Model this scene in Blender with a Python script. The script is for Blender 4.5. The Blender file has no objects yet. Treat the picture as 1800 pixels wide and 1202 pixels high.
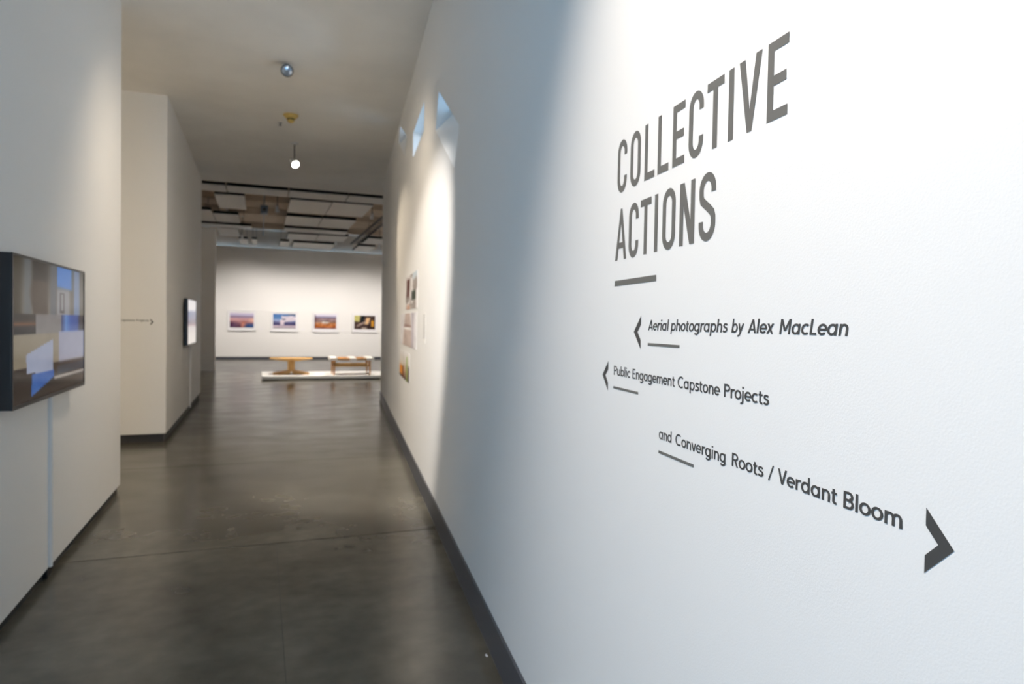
import bpy, bmesh, math, random
from mathutils import Vector, Matrix
from mathutils.geometry import tessellate_polygon

random.seed(7)
SC = bpy.context.scene
COL = SC.collection
R = math.radians

# ------------------------------------------------------------------ camera
F_PX = 1172.0
CAM_H = 1.5
YAW, PITCH, ROLL, SKEW = R(20.674), R(-1.487), R(1.049), R(6.681)
fwd = Vector((math.sin(YAW) * math.cos(PITCH), math.cos(YAW) * math.cos(PITCH), math.sin(PITCH)))
rgt = Vector((math.cos(YAW), -math.sin(YAW), 0))
upv = rgt.cross(fwd)
r2 = math.cos(ROLL) * rgt + math.sin(ROLL) * upv
u2 = -math.sin(ROLL) * rgt + math.cos(ROLL) * upv
cam_d = bpy.data.cameras.new('camera')
cam = bpy.data.objects.new('camera', cam_d)
COL.objects.link(cam)
cam.matrix_world = Matrix(((r2.x, u2.x, -fwd.x, 0), (r2.y, u2.y, -fwd.y, 0), (r2.z, u2.z, -fwd.z, CAM_H), (0, 0, 0, 1)))
cam_d.sensor_width = 36.0
cam_d.lens = 36.0 * F_PX / 1800.0
cam_d.clip_start = 0.02
cam_d.dof.use_dof = True
cam_d.dof.focus_distance = 0.98
cam_d.dof.aperture_fstop = 6.3
SC.camera = cam

# ------------------------------------------------------------------ world, view
SKY = (0.40, 0.66, 1.0)
SKY_STRENGTH = 5.6
w = bpy.data.worlds.new('sky'); SC.world = w; w.use_nodes = True
bg = w.node_tree.nodes['Background']
bg.inputs[0].default_value = (*SKY, 1); bg.inputs[1].default_value = SKY_STRENGTH
SC.view_settings.view_transform = 'Standard'
SC.view_settings.look = 'None'
SC.view_settings.gamma = 1.0
SC.view_settings.use_curve_mapping = False
SC.view_settings.exposure = 0.5
SC.cycles.use_denoising = True
SC.cycles.max_bounces = 10
SC.cycles.diffuse_bounces = 6
SC.cycles.glossy_bounces = 4
SC.cycles.transparent_max_bounces = 8
SC.cycles.sample_clamp_indirect = 6.0

# lamp powers / colours (each light is built with its own lamp further down)
WARM = (1.0, 0.83, 0.62)
NEUT = (1.0, 0.93, 0.85)
P_TEXT, P_PHOTO, P_BACK, P_PASSAGE, P_WASH, P_PLINTH_FILL, P_SIDE_FILL, P_LOBBY_FILL, P_HALL_FILL = 345.0, 850.0, 180.0, 1150.0, 235.0, 560.0, 480.0, 150.0, 160.0

def portal(loc, rot, sx, sy):
    d = bpy.data.lights.new('daylight_portal', 'AREA'); d.shape = 'RECTANGLE'; d.size = sx; d.size_y = sy
    d.cycles.is_portal = True
    o = bpy.data.objects.new('daylight_portal', d); COL.objects.link(o); o.location = loc; o.rotation_euler = rot
    return o

# ------------------------------------------------------------------ wall frames
A_R = 0.667
nR = Vector((math.cos(SKEW), -math.sin(SKEW), 0)); dR = Vector((math.sin(SKEW), math.cos(SKEW), 0))
def RW(s, z, off=0.0):
    """point on the skewed right wall: s along it, z up, off towards the corridor"""
    return dR * s + nR * (A_R - off) + Vector((0, 0, z))
CEIL = 4.17
XL1, XL2 = -1.13, -1.07

# ------------------------------------------------------------------ helpers
def lin(c): return tuple((x / 12.92 if x <= .04045 else ((x + .055) / 1.055) ** 2.4) for x in c)
def rgb8(r, g, b): return lin((r / 255, g / 255, b / 255))

def mat(name, color, rough=.6, metal=0.0, spec=.5, emit=None, estr=0.0, bump=None, vary=None, coat=0.0):
    m = bpy.data.materials.new(name); m.use_nodes = True
    nt = m.node_tree; b = nt.nodes['Principled BSDF']
    b.inputs['Base Color'].default_value = (*color, 1)
    b.inputs['Roughness'].default_value = rough; b.inputs['Metallic'].default_value = metal
    b.inputs['Specular IOR Level'].default_value = spec
    b.inputs['Coat Weight'].default_value = coat
    if emit: b.inputs['Emission Color'].default_value = (*emit, 1); b.inputs['Emission Strength'].default_value = estr
    tc = nt.nodes.new('ShaderNodeTexCoord')
    if vary:
        scale, amt, stretch = vary
        mp = nt.nodes.new('ShaderNodeMapping'); mp.inputs['Scale'].default_value = stretch
        nt.links.new(tc.outputs['Object'], mp.inputs[0])
        nz = nt.nodes.new('ShaderNodeTexNoise'); nz.inputs['Scale'].default_value = scale; nz.inputs['Detail'].default_value = 6
        nt.links.new(mp.outputs[0], nz.inputs[0])
        rp = nt.nodes.new('ShaderNodeValToRGB')
        rp.color_ramp.elements[0].position = .3; rp.color_ramp.elements[1].position = .72
        rp.color_ramp.elements[0].color = (*[c * (1 - amt) for c in color], 1)
        rp.color_ramp.elements[1].color = (*[min(1, c * (1 + amt)) for c in color], 1)
        nt.links.new(nz.outputs[0], rp.inputs[0]); nt.links.new(rp.outputs[0], b.inputs['Base Color'])
    if bump:
        scale, st, dist = bump
        nz = nt.nodes.new('ShaderNodeTexNoise'); nz.inputs['Scale'].default_value = scale; nz.inputs['Detail'].default_value = 3
        nt.links.new(tc.outputs['Object'], nz.inputs[0])
        bp = nt.nodes.new('ShaderNodeBump'); bp.inputs['Strength'].default_value = st; bp.inputs['Distance'].default_value = dist
        nt.links.new(nz.outputs[0], bp.inputs['Height']); nt.links.new(bp.outputs[0], b.inputs['Normal'])
    return m

def floor_mat():
    m = bpy.data.materials.new('polished_concrete'); m.use_nodes = True
    nt = m.node_tree; b = nt.nodes['Principled BSDF']; N = nt.nodes.new; L = nt.links.new
    tc = N('ShaderNodeTexCoord')
    def noise(scale, stretch, detail=6, dist=0.0):
        mp = N('ShaderNodeMapping'); mp.inputs['Scale'].default_value = stretch; L(tc.outputs['Object'], mp.inputs[0])
        n = N('ShaderNodeTexNoise'); n.inputs['Scale'].default_value = scale; n.inputs['Detail'].default_value = detail
        n.inputs['Distortion'].default_value = dist; L(mp.outputs[0], n.inputs[0]); return n
    def ramp(n, p0, c0, p1, c1):
        r = N('ShaderNodeValToRGB'); e = r.color_ramp.elements
        e[0].position = p0; e[0].color = (*c0, 1); e[1].position = p1; e[1].color = (*c1, 1); L(n.outputs[0], r.inputs[0]); return r
    big = ramp(noise(.8, (1, 1, 1), 4, .15), .3, (.088, .082, .066), .72, (.150, .140, .112))
    stain = ramp(noise(2.4, (.8, 1.2, 1), 3, 0), .22, (.66, .66, .66), .75, (1.08, 1.08, 1.08))
    fine = ramp(noise(9, (1, 1, 1), 3), .3, (.88, .88, .88), .7, (1.1, 1.1, 1.1))
    m1 = N('ShaderNodeMixRGB'); m1.blend_type = 'MULTIPLY'; m1.inputs[0].default_value = 1; L(big.outputs[0], m1.inputs[1]); L(stain.outputs[0], m1.inputs[2])
    m2 = N('ShaderNodeMixRGB'); m2.blend_type = 'MULTIPLY'; m2.inputs[0].default_value = 1; L(m1.outputs[0], m2.inputs[1]); L(fine.outputs[0], m2.inputs[2])
    L(m2.outputs[0], b.inputs['Base Color'])
    rr = ramp(noise(1.7, (1, 1.6, 1), 3, 0), .25, (.17,) * 3, .8, (.28,) * 3)
    L(rr.outputs[0], b.inputs['Roughness'])
    b.inputs['Specular IOR Level'].default_value = .5
    return m

def glass_mat():
    m = bpy.data.materials.new('window_glass'); m.use_nodes = True
    nt = m.node_tree; nt.nodes.remove(nt.nodes['Principled BSDF']); out = nt.nodes['Material Output']
    t = nt.nodes.new('ShaderNodeBsdfTransparent'); t.inputs[0].default_value = (.93, .98, .98, 1)
    g = nt.nodes.new('ShaderNodeBsdfGlossy'); g.inputs['Roughness'].default_value = .02
    f = nt.nodes.new('ShaderNodeFresnel'); f.inputs[0].default_value = 1.45
    mx = nt.nodes.new('ShaderNodeMixShader')
    nt.links.new(f.outputs[0], mx.inputs[0]); nt.links.new(t.outputs[0], mx.inputs[1]); nt.links.new(g.outputs[0], mx.inputs[2])
    nt.links.new(mx.outputs[0], out.inputs[0]); return m

def print_mat(name, rough=.5, emit=0.0, coat=0.0, spec=.5):
    m = bpy.data.materials.new(name); m.use_nodes = True
    nt = m.node_tree; b = nt.nodes['Principled BSDF']
    at = nt.nodes.new('ShaderNodeAttribute'); at.attribute_name = 'ink'
    if emit > 0:
        b.inputs['Base Color'].default_value = (.012, .012, .014, 1)
        nt.links.new(at.outputs['Color'], b.inputs['Emission Color']); b.inputs['Emission Strength'].default_value = emit
    else: nt.links.new(at.outputs['Color'], b.inputs['Base Color'])
    b.inputs['Roughness'].default_value = rough; b.inputs['Coat Weight'].default_value = coat; b.inputs['Specular IOR Level'].default_value = spec
    return m

M = dict(
    wall=mat('white_wall_paint', (.87, .86, .84), .55, spec=.3, bump=(220, .35, .0012)),
    wall_text=mat('white_eggshell_wall_paint', (.86, .855, .845), .45, spec=.35, bump=(300, .28, .0009)),
    ceil=mat('ceiling_paint', (.87, .845, .80), .8, spec=.2, vary=(1.3, .05, (1, 1, 1)), bump=(60, .15, .001)),
    base=mat('dark_grey_baseboard', (.066, .071, .086), .4),
    recess=mat('dark_recess_base', (.03, .03, .033), .6),
    sub=mat('joint_filler', (.02, .019, .018), .8),
    floor=floor_mat(), glass=glass_mat(),
    title=mat('lamplit_grey_vinyl', (.15, .146, .136), .45),  # same vinyl as the lines; lamp brightening on title and bars put into colour
    vinyl=mat('dark_grey_vinyl', (.068, .066, .064), .45),
    black=mat('black_plastic', (.008, .008, .010), .28), blackm=mat('matt_black', (.006, .006, .006), .8, spec=.2),
    panel=mat('acoustic_panel_white', (.78, .78, .78), .9, spec=.1), gceil=mat('gallery_ceiling_tan', (.62, .52, .42), .9, spec=.1, vary=(.8, .12, (1, 1, 1))),
    metal=mat('grey_metal', (.32, .32, .33), .4, .8), dmetal=mat('dark_metal', (.09, .085, .08), .45, .5),
    teal=mat('teal_window_frame', (.10, .22, .24), .4), alu=mat('aluminium_frame', (.45, .46, .48), .35, .7),
    white=mat('white_satin', (.82, .82, .82), .4), paper=mat('white_mat_board', (.86, .85, .87), .8, spec=.2),
    yellow=mat('aged_yellow_plastic', (.62, .44, .13), .5), dyellow=mat('brown_yellow_plastic', (.13, .10, .03), .5),
    oak=mat('pale_oak', (.62, .37, .12), .4, vary=(9, .22, (1, 9, 9))), beech=mat('orange_beech', (.52, .26, .09), .4, vary=(9, .2, (9, 1, 9))),
    cloth=mat('white_webbing', (.85, .83, .80), .85), plinth=mat('white_plinth', (.78, .79, .80), .5),
    lens=mat('unlit_lamp_lens', (.42, .48, .56), .12, .6), lamp=mat('lit_lamp_lens', (1, 1, 1), .3, emit=(1.0, .95, .86), estr=12.0),
    lampn=mat('lit_lamp_lens_soft', (1, 1, 1), .3, emit=(1.0, .93, .84), estr=8.0),
    grille=mat('white_lacquer', (.75, .75, .74), .45), bluegrey=mat('blue_grey_plastic', (.18, .22, .28), .5),
    print_=print_mat('photo_print', .8, spec=.1), screen=print_mat('screen_picture', .12, emit=.42, coat=0.0, spec=.06), screen2=print_mat('bright_screen_picture', .12, emit=.36, coat=.1),
)

def link(o, parent=None):
    COL.objects.link(o)
    if parent is not None: o.parent = parent
    return o

def mesh(name, verts, faces, m, parent=None, smooth=False):
    me = bpy.data.meshes.new(name); me.from_pydata([tuple(v) for v in verts], [], faces); me.update()
    me.materials.append(M[m])
    if smooth:
        for p in me.polygons: p.use_smooth = True
    return link(bpy.data.objects.new(name, me), parent)

def bm_obj(name, bm, m, parent=None, smooth=False):
    bmesh.ops.recalc_face_normals(bm, faces=bm.faces)
    me = bpy.data.meshes.new(name); bm.to_mesh(me); bm.free(); me.materials.append(M[m])
    if smooth:
        for p in me.polygons: p.use_smooth = True
    return link(bpy.data.objects.new(name, me), parent)

def empty(name, loc=(0, 0, 0), rz=0.0):
    o = bpy.data.objects.new(name, None); COL.objects.link(o); o.location = loc; o.rotation_euler = (0, 0, rz); o.empty_display_size = .1
    return o

def tag(o, label, cat, group=None):
    o['label'] = label; o['category'] = cat
    if group: o['group'] = group
    return o
def struct(o, label=None):
    o['kind'] = 'structure'
    if label: o['label'] = label
    return o

def box_bm(bm, lo, hi, bev=0.0, mtx=None):
    c = [(lo[i] + hi[i]) / 2 for i in range(3)]; d = [hi[i] - lo[i] for i in range(3)]
    g = bmesh.ops.create_cube(bm, size=1.0)
    for v in g['verts']: v.co = Vector((v.co.x * d[0] + c[0], v.co.y * d[1] + c[1], v.co.z * d[2] + c[2]))
    if bev > 0:
        es = list({e for v in g['verts'] for e in v.link_edges})
        bmesh.ops.bevel(bm, geom=es, offset=bev, segments=2, profile=.6, affect='EDGES')
    return bm
def box(name, lo, hi, m, parent=None, bev=0.0):
    bm = bmesh.new(); box_bm(bm, lo, hi, bev); return bm_obj(name, bm, m, parent)

def prism(name, poly, z0, z1, m, parent=None):
    """plan polygon extruded upwards"""
    n = len(poly)
    vs = [(x, y, z0) for x, y in poly] + [(x, y, z1) for x, y in poly]
    fs = [tuple(reversed(range(n))), tuple(range(n, 2 * n))] + [(i, (i + 1) % n, n + (i + 1) % n, n + i) for i in range(n)]
    bm = bmesh.new(); bv = [bm.verts.new(v) for v in vs]
    for f in fs: bm.faces.new([bv[i] for i in f])
    return bm_obj(name, bm, m, parent)

def rw_box(name, s0, s1, z0, z1, o0, o1, m, parent=None):
    vs = [RW(s, z, o) for s in (s0, s1) for z in (z0, z1) for o in (o0, o1)]
    fs = [(0, 1, 3, 2), (4, 6, 7, 5), (0, 4, 5, 1), (2, 3, 7, 6), (0, 2, 6, 4), (1, 5, 7, 3)]
    bm = bmesh.new(); bv = [bm.verts.new(v) for v in vs]
    for f in fs: bm.faces.new([bv[i] for i in f])
    return bm_obj(name, bm, m, parent)

def lathe(name, prof, m, parent=None, seg=28, mtx=None, smooth=True):
    bm = bmesh.new(); rings = []
    for r, z in prof:
        if r < 1e-6: rings.append([bm.verts.new((0, 0, z))])
        else: rings.append([bm.verts.new((r * math.cos(2 * math.pi * i / seg), r * math.sin(2 * math.pi * i / seg), z)) for i in range(seg)])
    for a, b in zip(rings, rings[1:]):
        for i in range(seg):
            j = (i + 1) % seg
            if len(a) == 1 and len(b) == 1: continue
            if len(a) == 1: bm.faces.new((a[0], b[i], b[j]))
            elif len(b) == 1: bm.faces.new((a[i], a[j], b[0]))
            else: bm.faces.new((a[i], a[j], b[j], b[i]))
    if mtx is not None: bm.transform(mtx)
    o = bm_obj(name, bm, m, parent, smooth)
    return o

def tube(name, pts, r, m, parent=None, seg=10, r1=None):
    bm = bmesh.new(); pts = [Vector(p) for p in pts]; rings = []
    for k, p in enumerate(pts):
        t = (pts[min(k + 1, len(pts) - 1)] - pts[max(k - 1, 0)]).normalized()
        x = t.orthogonal().normalized(); y = t.cross(x)
        rr = r if r1 is None else r + (r1 - r) * k / (len(pts) - 1)
        rings.append([bm.verts.new(p + rr * (math.cos(2 * math.pi * i / seg) * x + math.sin(2 * math.pi * i / seg) * y)) for i in range(seg)])
    for a, b in zip(rings, rings[1:]):
        for i in range(seg): bm.faces.new((a[i], a[(i + 1) % seg], b[(i + 1) % seg], b[i]))
    bm.faces.new(rings[0][::-1]); bm.faces.new(rings[-1])
    return bm_obj(name, bm, m, parent, True)

def aim(d):
    """matrix whose -Z looks along d"""
    return Vector(d).to_track_quat('-Z', 'Y').to_matrix().to_4x4()

def picture(name, P0, U, V, fn, m, parent=None, nu=60, nv=40):
    """flat print: P0 is its top-left corner, U runs right, V runs down, fn(u, v) gives sRGB 0-255"""
    P0, U, V = Vector(P0), Vector(U), Vector(V)
    vs = [P0 + U * (i / nu) + V * (j / nv) for j in range(nv + 1) for i in range(nu + 1)]
    fs = [(j * (nu + 1) + i, (j + 1) * (nu + 1) + i, (j + 1) * (nu + 1) + i + 1, j * (nu + 1) + i + 1) for j in range(nv) for i in range(nu)]
    me = bpy.data.meshes.new(name); me.from_pydata([tuple(v) for v in vs], [], fs); me.update()
    ca = me.color_attributes.new('ink', 'FLOAT_COLOR', 'POINT')
    k = 0
    for j in range(nv + 1):
        for i in range(nu + 1):
            c = fn(i / nu, j / nv); c = rgb8(*[max(0, min(255, x)) for x in c]); ca.data[k].color = (*c, 1); k += 1
    me.materials.append(M[m])
    return link(bpy.data.objects.new(name, me), parent)

# value noise for the pictures
def _h(i, j, s): 
    x = math.sin(i * 127.1 + j * 311.7 + s * 74.7) * 43758.5453; return x - math.floor(x)
def vn(x, y, s=0):
    i, j = math.floor(x), math.floor(y); fx, fy = x - i, y - j
    fx, fy = fx * fx * (3 - 2 * fx), fy * fy * (3 - 2 * fy)
    a = _h(i, j, s) * (1 - fx) + _h(i + 1, j, s) * fx; b = _h(i, j + 1, s) * (1 - fx) + _h(i + 1, j + 1, s) * fx
    return a * (1 - fy) + b * fy
def fbm(x, y, s=0): return .55 * vn(x, y, s) + .28 * vn(2.1 * x, 2.1 * y, s + 1) + .17 * vn(4.3 * x, 4.3 * y, s + 2)
def mixc(a, b, t):
    t = max(0, min(1, t)); return tuple(p + (q - p) * t for p, q in zip(a, b))
def sst(a, b, x):
    t = max(0, min(1, (x - a) / (b - a if abs(b - a) > 1e-6 else 1e-6))); return t * t * (3 - 2 * t)
def grad(stops, t):
    for (a, ca), (b, cb) in zip(stops, stops[1:]):
        if t <= b: return mixc(ca, cb, (t - a) / (b - a))
    return stops[-1][1]

# ================================================================== SETTING
Y_BACK, Y_HALL, Y_FAR = -5.0, 14.2, 27.2
X_LOB, X_G0, X_G1 = -6.0, -7.0, 9.0
WT = 0.20          # thickness of the right wall
def rpt(s, off=0.0): v = RW(s, 0, off); return (v.x, v.y)
S0, S1 = -5.2, 13.25

# floor: filler bed with concrete slabs cut by saw joints
fl = prism('floor', [(X_LOB - .1, Y_BACK - .1), rpt(S0, -WT), rpt(S1, -WT), (X_G1, 13.06), (X_G1, Y_FAR + .2), (X_G0, Y_FAR + .2), (X_G0, 3.2), (X_LOB - .1, 3.2)], -.2, -.006, 'sub')
struct(fl, 'dark polished concrete floor with saw-cut joints')
def xr(y): # right wall face at y
    return RW(0, 0).x + (y - RW(0, 0).y) * math.tan(SKEW) + .03
YJ = [Y_BACK, -.8, 1.95, 4.72, 7.47, 10.45, 13.4, 16.4, 19.4, 22.4, 25.0, Y_FAR]
g, gx = .0055, .0012
for k, (ya, yb) in enumerate(zip(YJ, YJ[1:])):
    if yb <= 13.5:
        xs = [X_LOB if ya < 1.5 else X_G0] + ([.11] if yb < 4.8 else []) + [None]
    else: xs = [X_G0, -4.2, 1.65, 5.5, X_G1]
    for xa, xb in zip(xs, xs[1:]):
        if xb is None: poly = [(xa + gx, ya + g), (xr(ya), ya + g), (xr(yb), yb - g), (xa + gx, yb - g)]
        else: poly = [(xa + gx, ya + g), (xb - gx, ya + g), (xb - gx, yb - g), (xa + gx, yb - g)]
        prism('slab', poly, -.05, 0, 'floor', fl)

# ceiling of the hall
struct(prism('ceiling', [(X_LOB - .1, Y_BACK - .1), rpt(S0, -WT), rpt(S1, -WT), (X_G1, 13.06), (X_G1, Y_HALL), (X_G0, Y_HALL), (X_G0, 3.2), (X_LOB - .1, 3.2)], CEIL, CEIL + .12, 'ceil'), 'off-white painted hallway ceiling')

# right wall with three slot windows, two of them tilted
SLOTS = [[(5.132, 3.273), (4.133, 2.732), (4.296, 2.502), (5.296, 3.017)],
         [(6.13, 3.51), (6.13, 3.25), (7.17, 3.25), (7.17, 3.51)],
         [(9.06, 4.12), (7.994, 3.70), (8.157, 3.50), (9.22, 3.92)]]
def outer_loop(i):      # the sills of the tilted slots slope up towards the glass
    l = SLOTS[i]
    if i == 1: return l
    return [l[0], l[1], (l[2][0] - .066, l[2][1] + .125), (l[3][0] - .066, l[3][1] + .125)]
GD = .12
def right_wall():
    outer = [(S0, 0), (S1, 0), (S1, CEIL), (S0, CEIL)]
    lin_, lout = [outer] + SLOTS, [outer] + [outer_loop(i) for i in range(3)]
    bm = bmesh.new()
    def layer(loops, off):
        flat = [p for l in loops for p in l]
        return [bm.verts.new(RW(s, z, off)) for s, z in flat]
    def cap(loops, vs):
        for tr in tessellate_polygon([[Vector((a, b, 0)) for a, b in l] for l in loops]):
            try: bm.faces.new([vs[i] for i in tr])
            except ValueError: pass
    fr, md, bk = layer(lin_, 0), layer(lout, -GD), layer(lout, -WT)
    cap(lin_, fr); cap(lout, bk)
    k = 0
    for l in lin_:
        n = len(l)
        for i in range(n):
            a, b = k + i, k + (i + 1) % n
            bm.faces.new((fr[a], fr[b], md[b], md[a])); bm.faces.new((md[a], md[b], bk[b], bk[a]))
        k += n
    return bm_obj('wall_right', bm, 'wall_text')
struct(right_wall(), 'white wall with the exhibition title and three slot windows')
for i in range(3):
    l = outer_loop(i)
    cs = sum(p[0] for p in l) / 4; cz = sum(p[1] for p in l) / 4
    wo = empty('window_%d' % (i + 1), RW(cs, cz, -.15)); struct(wo, ['tilted slot window nearest the title', 'level slot window between two tilted ones', 'tilted slot window up by the ceiling'][i])
    inv = wo.location
    # inset of the frame
    e1 = (Vector(l[1]) - Vector(l[0])); e2 = (Vector(l[3]) - Vector(l[0])); t1, t2 = .018 / e1.length, .018 / e2.length
    inn = [Vector(l[0]) + e1 * t1 + e2 * t2, Vector(l[0]) + e1 * (1 - t1) + e2 * t2, Vector(l[0]) + e1 * (1 - t1) + e2 * (1 - t2), Vector(l[0]) + e1 * t1 + e2 * (1 - t2)]
    vs = [RW(s, z, o) - inv for o in (-GD - .001, -GD - .035) for lp in (l, inn) for s, z in lp]
    fs = []
    for q in range(4):
        n = (q + 1) % 4
        fs += [(q, n, 4 + n, 4 + q), (8 + q, 12 + q, 12 + n, 8 + n), (4 + q, 4 + n, 12 + n, 12 + q)]
    mesh('window_frame', vs, fs, 'teal', wo)
    vs = [RW(s, z, o) - inv for o in (-GD - .016, -GD - .020) for s, z in inn]
    mesh('pane', vs, [(0, 1, 2, 3), (7, 6, 5, 4), (0, 4, 5, 1), (1, 5, 6, 2), (2, 6, 7, 3), (3, 7, 4, 0)], 'glass', wo)
struct(rw_box('baseboard_right', S0, S1, 0, .165, 0, .012, 'base'), 'dark grey baseboard along the title wall')

# left walls: two free-standing blocks with a passage between them
def left_block(name, x1, y0, y1, label, xin):
    poly = [(xin, y0), (x1, y0), (x1, y1), (xin, y1)]
    o = struct(prism(name, poly, .055 if name == 'wall_left' else .10, CEIL, 'wall'), label); return o
left_block('wall_left', XL1, 2.55, 6.572, 'white left wall carrying the near television', -3.4)
left_block('wall_middle', XL2, 9.04, 14.05, 'white wall block carrying the far television', X_G0 + .02)
struct(prism('baseboard_left', [(-3.4, 2.58), (XL1 - .02, 2.58), (XL1 - .02, 6.545), (-3.4, 6.545)], 0, .055, 'recess'), 'dark recessed base under the near left wall')
struct(prism('baseboard_middle', [(X_G0 + .05, 9.065), (XL2 - .025, 9.065), (XL2 - .025, 14.02), (X_G0 + .05, 14.02)], 0, .10, 'recess'), 'dark recessed base under the far wall block')
# walls that close the rooms outside the view
struct(prism('wall_passage', [(X_G0, 6.0), (X_G0 + .02, 6.0), (X_G0 + .02, 14.1), (X_G0, 14.1)], 0, CEIL, 'wall'), 'white wall closing the side passage')
struct(prism('wall_lobby', [(X_G0, 3.2), (-3.4, 3.2), (-3.4, 3.35), (X_G0, 3.35)], 0, CEIL, 'wall'), 'white lobby wall')
struct(prism('wall_lobby_side', [(X_G0, 3.35), (X_G0 + .08, 3.35), (X_G0 + .08, 6.0), (X_G0, 6.0)], 0, CEIL, 'wall'), 'white wall of the side passage')

# glazed lobby front behind the camera
def glazing(name, P, Q, n, label):
    P, Q = Vector((*P, 0)), Vector((*Q, 0)); t = (Q - P); Ln = t.length; t.normalize(); nn = Vector((-t.y, t.x, 0))
    wo = empty(name, P); struct(wo, label); ang = math.atan2(t.y, t.x); wo.rotation_euler = (0, 0, ang)
    z0, z1, fw = .25, 2.2, .05
    box('window_sill', (0, -.06, 0), (Ln, .06, z0), 'wall', wo); box('lintel', (0, -.06, z1), (Ln, .06, CEIL), 'wall', wo)
    for k in range(n + 1): box('mullion', (Ln * k / n - fw / 2, -.05, z0), (Ln * k / n + fw / 2, .05, z1), 'alu', wo)
    for k in range(n): box('pane', (Ln * k / n + fw / 2, -.004, z0), (Ln * (k + 1) / n - fw / 2, .004, z1), 'glass', wo)
    return P + t * Ln / 2 + Vector((0, 0, (z0 + z1) / 2)), ang, Ln, z1 - z0
c, ang, Ln, hh = glazing('window_4', (X_LOB, Y_BACK), rpt(S0, 0), 6, 'tall lobby glazing behind the viewer')
portal(c + Vector((0, -.1, 0)), (R(-90), 0, R(180)), Ln, hh).rotation_euler = (R(90), 0, 0)
c, ang, Ln, hh = glazing('window_5', (X_LOB, -1.8), (X_LOB, Y_BACK), 3, 'tall lobby glazing on the left side')
portal(c + Vector((-.1, 0, 0)), (R(90), 0, R(-90)), Ln, hh)
for l in SLOTS:
    cs = sum(p[0] for p in l) / 4; cz = sum(p[1] for p in l) / 4
    p = portal(RW(cs, cz, -WT - .03), (0, 0, 0), 1.3, .9); p.matrix_world = Matrix.Translation(RW(cs, cz, -WT - .03)) @ aim(-nR)

struct(prism('wall_lobby_left', [(X_LOB - .06, -1.8), (X_LOB + .06, -1.8), (X_LOB + .06, 3.2), (X_LOB - .06, 3.2)], 0, CEIL, 'wall'), 'white lobby wall beside the glazing')
# gallery beyond the hall
struct(box('wall_far', (X_G0, Y_FAR, 0), (X_G1, Y_FAR + .2, 4.12), 'wall'), 'white far gallery wall hung with four framed photographs')
struct(box('trim_1', (X_G0, Y_FAR - .06, 4.12), (X_G1, Y_FAR + .2, 4.24), 'wall'), 'pale ledge capping the far gallery wall')
struct(box('baseboard_far', (X_G0, Y_FAR - .015, 0), (X_G1, Y_FAR, .10), 'base'), 'dark baseboard along the far gallery wall')
struct(box('wall_stub', (X_G0 + .02, 21.1, .02), (-1.24, 21.4, 4.12), 'wall'), 'grey-looking wall end beyond the far television')
struct(box('wall_gallery_left', (X_G0 - .15, 14.06, 0), (X_G0, Y_FAR, 5.0), 'wall'), 'white gallery side wall')
struct(box('wall_gallery_right', (X_G1, 13.1, 0), (X_G1 + .15, Y_FAR, 5.0), 'wall'), 'white gallery side wall to the right')
struct(box('wall_gallery_near', (2.24, 13.10, 0), (X_G1, 13.25, CEIL), 'wall'), 'white gallery wall on the hall side')
struct(box('ceiling_gallery', (X_G0 - .15, Y_HALL, 4.95), (X_G1 + .15, Y_FAR + .4, 5.05), 'gceil'), 'tan gallery ceiling above hanging panels')
struct(box('wall_gallery_top', (X_G0 - .15, Y_FAR + .3, 4.1), (X_G1 + .15, Y_FAR + .4, 4.95), 'gceil'), 'tan band above the far wall')
struct(box('wall_header', (X_G0, Y_HALL, CEIL + .005), (X_G1, Y_HALL + .06, 4.95), 'blackm'), 'dark header where the hall ceiling ends')

# ================================================================== LETTERING
def ribbon(bm, pts, wd, closed=False, mp=None):
    n = len(pts); L, Rr = [], []
    for i in range(n):
        p = Vector(pts[i])
        a = Vector(pts[(i - 1) % n]) if (closed or i > 0) else None
        b = Vector(pts[(i + 1) % n]) if (closed or i < n - 1) else None
        if a is None: t = (b - p).normalized(); nv = Vector((-t.y, t.x)); k = 1
        elif b is None: t = (p - a).normalized(); nv = Vector((-t.y, t.x)); k = 1
        else:
            t1, t2 = (p - a).normalized(), (b - p).normalized(); t = (t1 + t2)
            t = t.normalized() if t.length > 1e-6 else t1
            nv = Vector((-t.y, t.x)); cc = nv.dot(Vector((-t1.y, t1.x))); k = 1 / max(cc, .35)
        L.append(p + nv * wd / 2 * k); Rr.append(p - nv * wd / 2 * k)
    z = len(bm.verts) % 97 * 1.5e-6
    vl = [bm.verts.new((*q, z)) for q in L]; vr = [bm.verts.new((*q, z)) for q in Rr]
    for i in range(n if closed else n - 1):
        j = (i + 1) % n; bm.faces.new((vl[i], vr[i], vr[j], vl[j]))
def poly(bm, pts):
    z = len(bm.verts) % 97 * 1.5e-6      # overlapping strokes lie a hair apart
    bm.faces.new([bm.verts.new((*p, z)) for p in pts])
def arc(cx, cy, rx, ry, a0, a1, n=14): return [(cx + rx * math.cos(R(a0 + (a1 - a0) * i / n)), cy + ry * math.sin(R(a0 + (a1 - a0) * i / n))) for i in range(n + 1)]
def diag(bm, x0, y0, x1, y1, wd):
    """slanted bar with level ends"""
    ln = math.hypot(x1 - x0, y1 - y0); hw = wd / 2 * ln / max(abs(y1 - y0), 1e-6)
    poly(bm, [(x0 - hw, y0), (x0 + hw, y0), (x1 + hw, y1), (x1 - hw, y1)])

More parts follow.
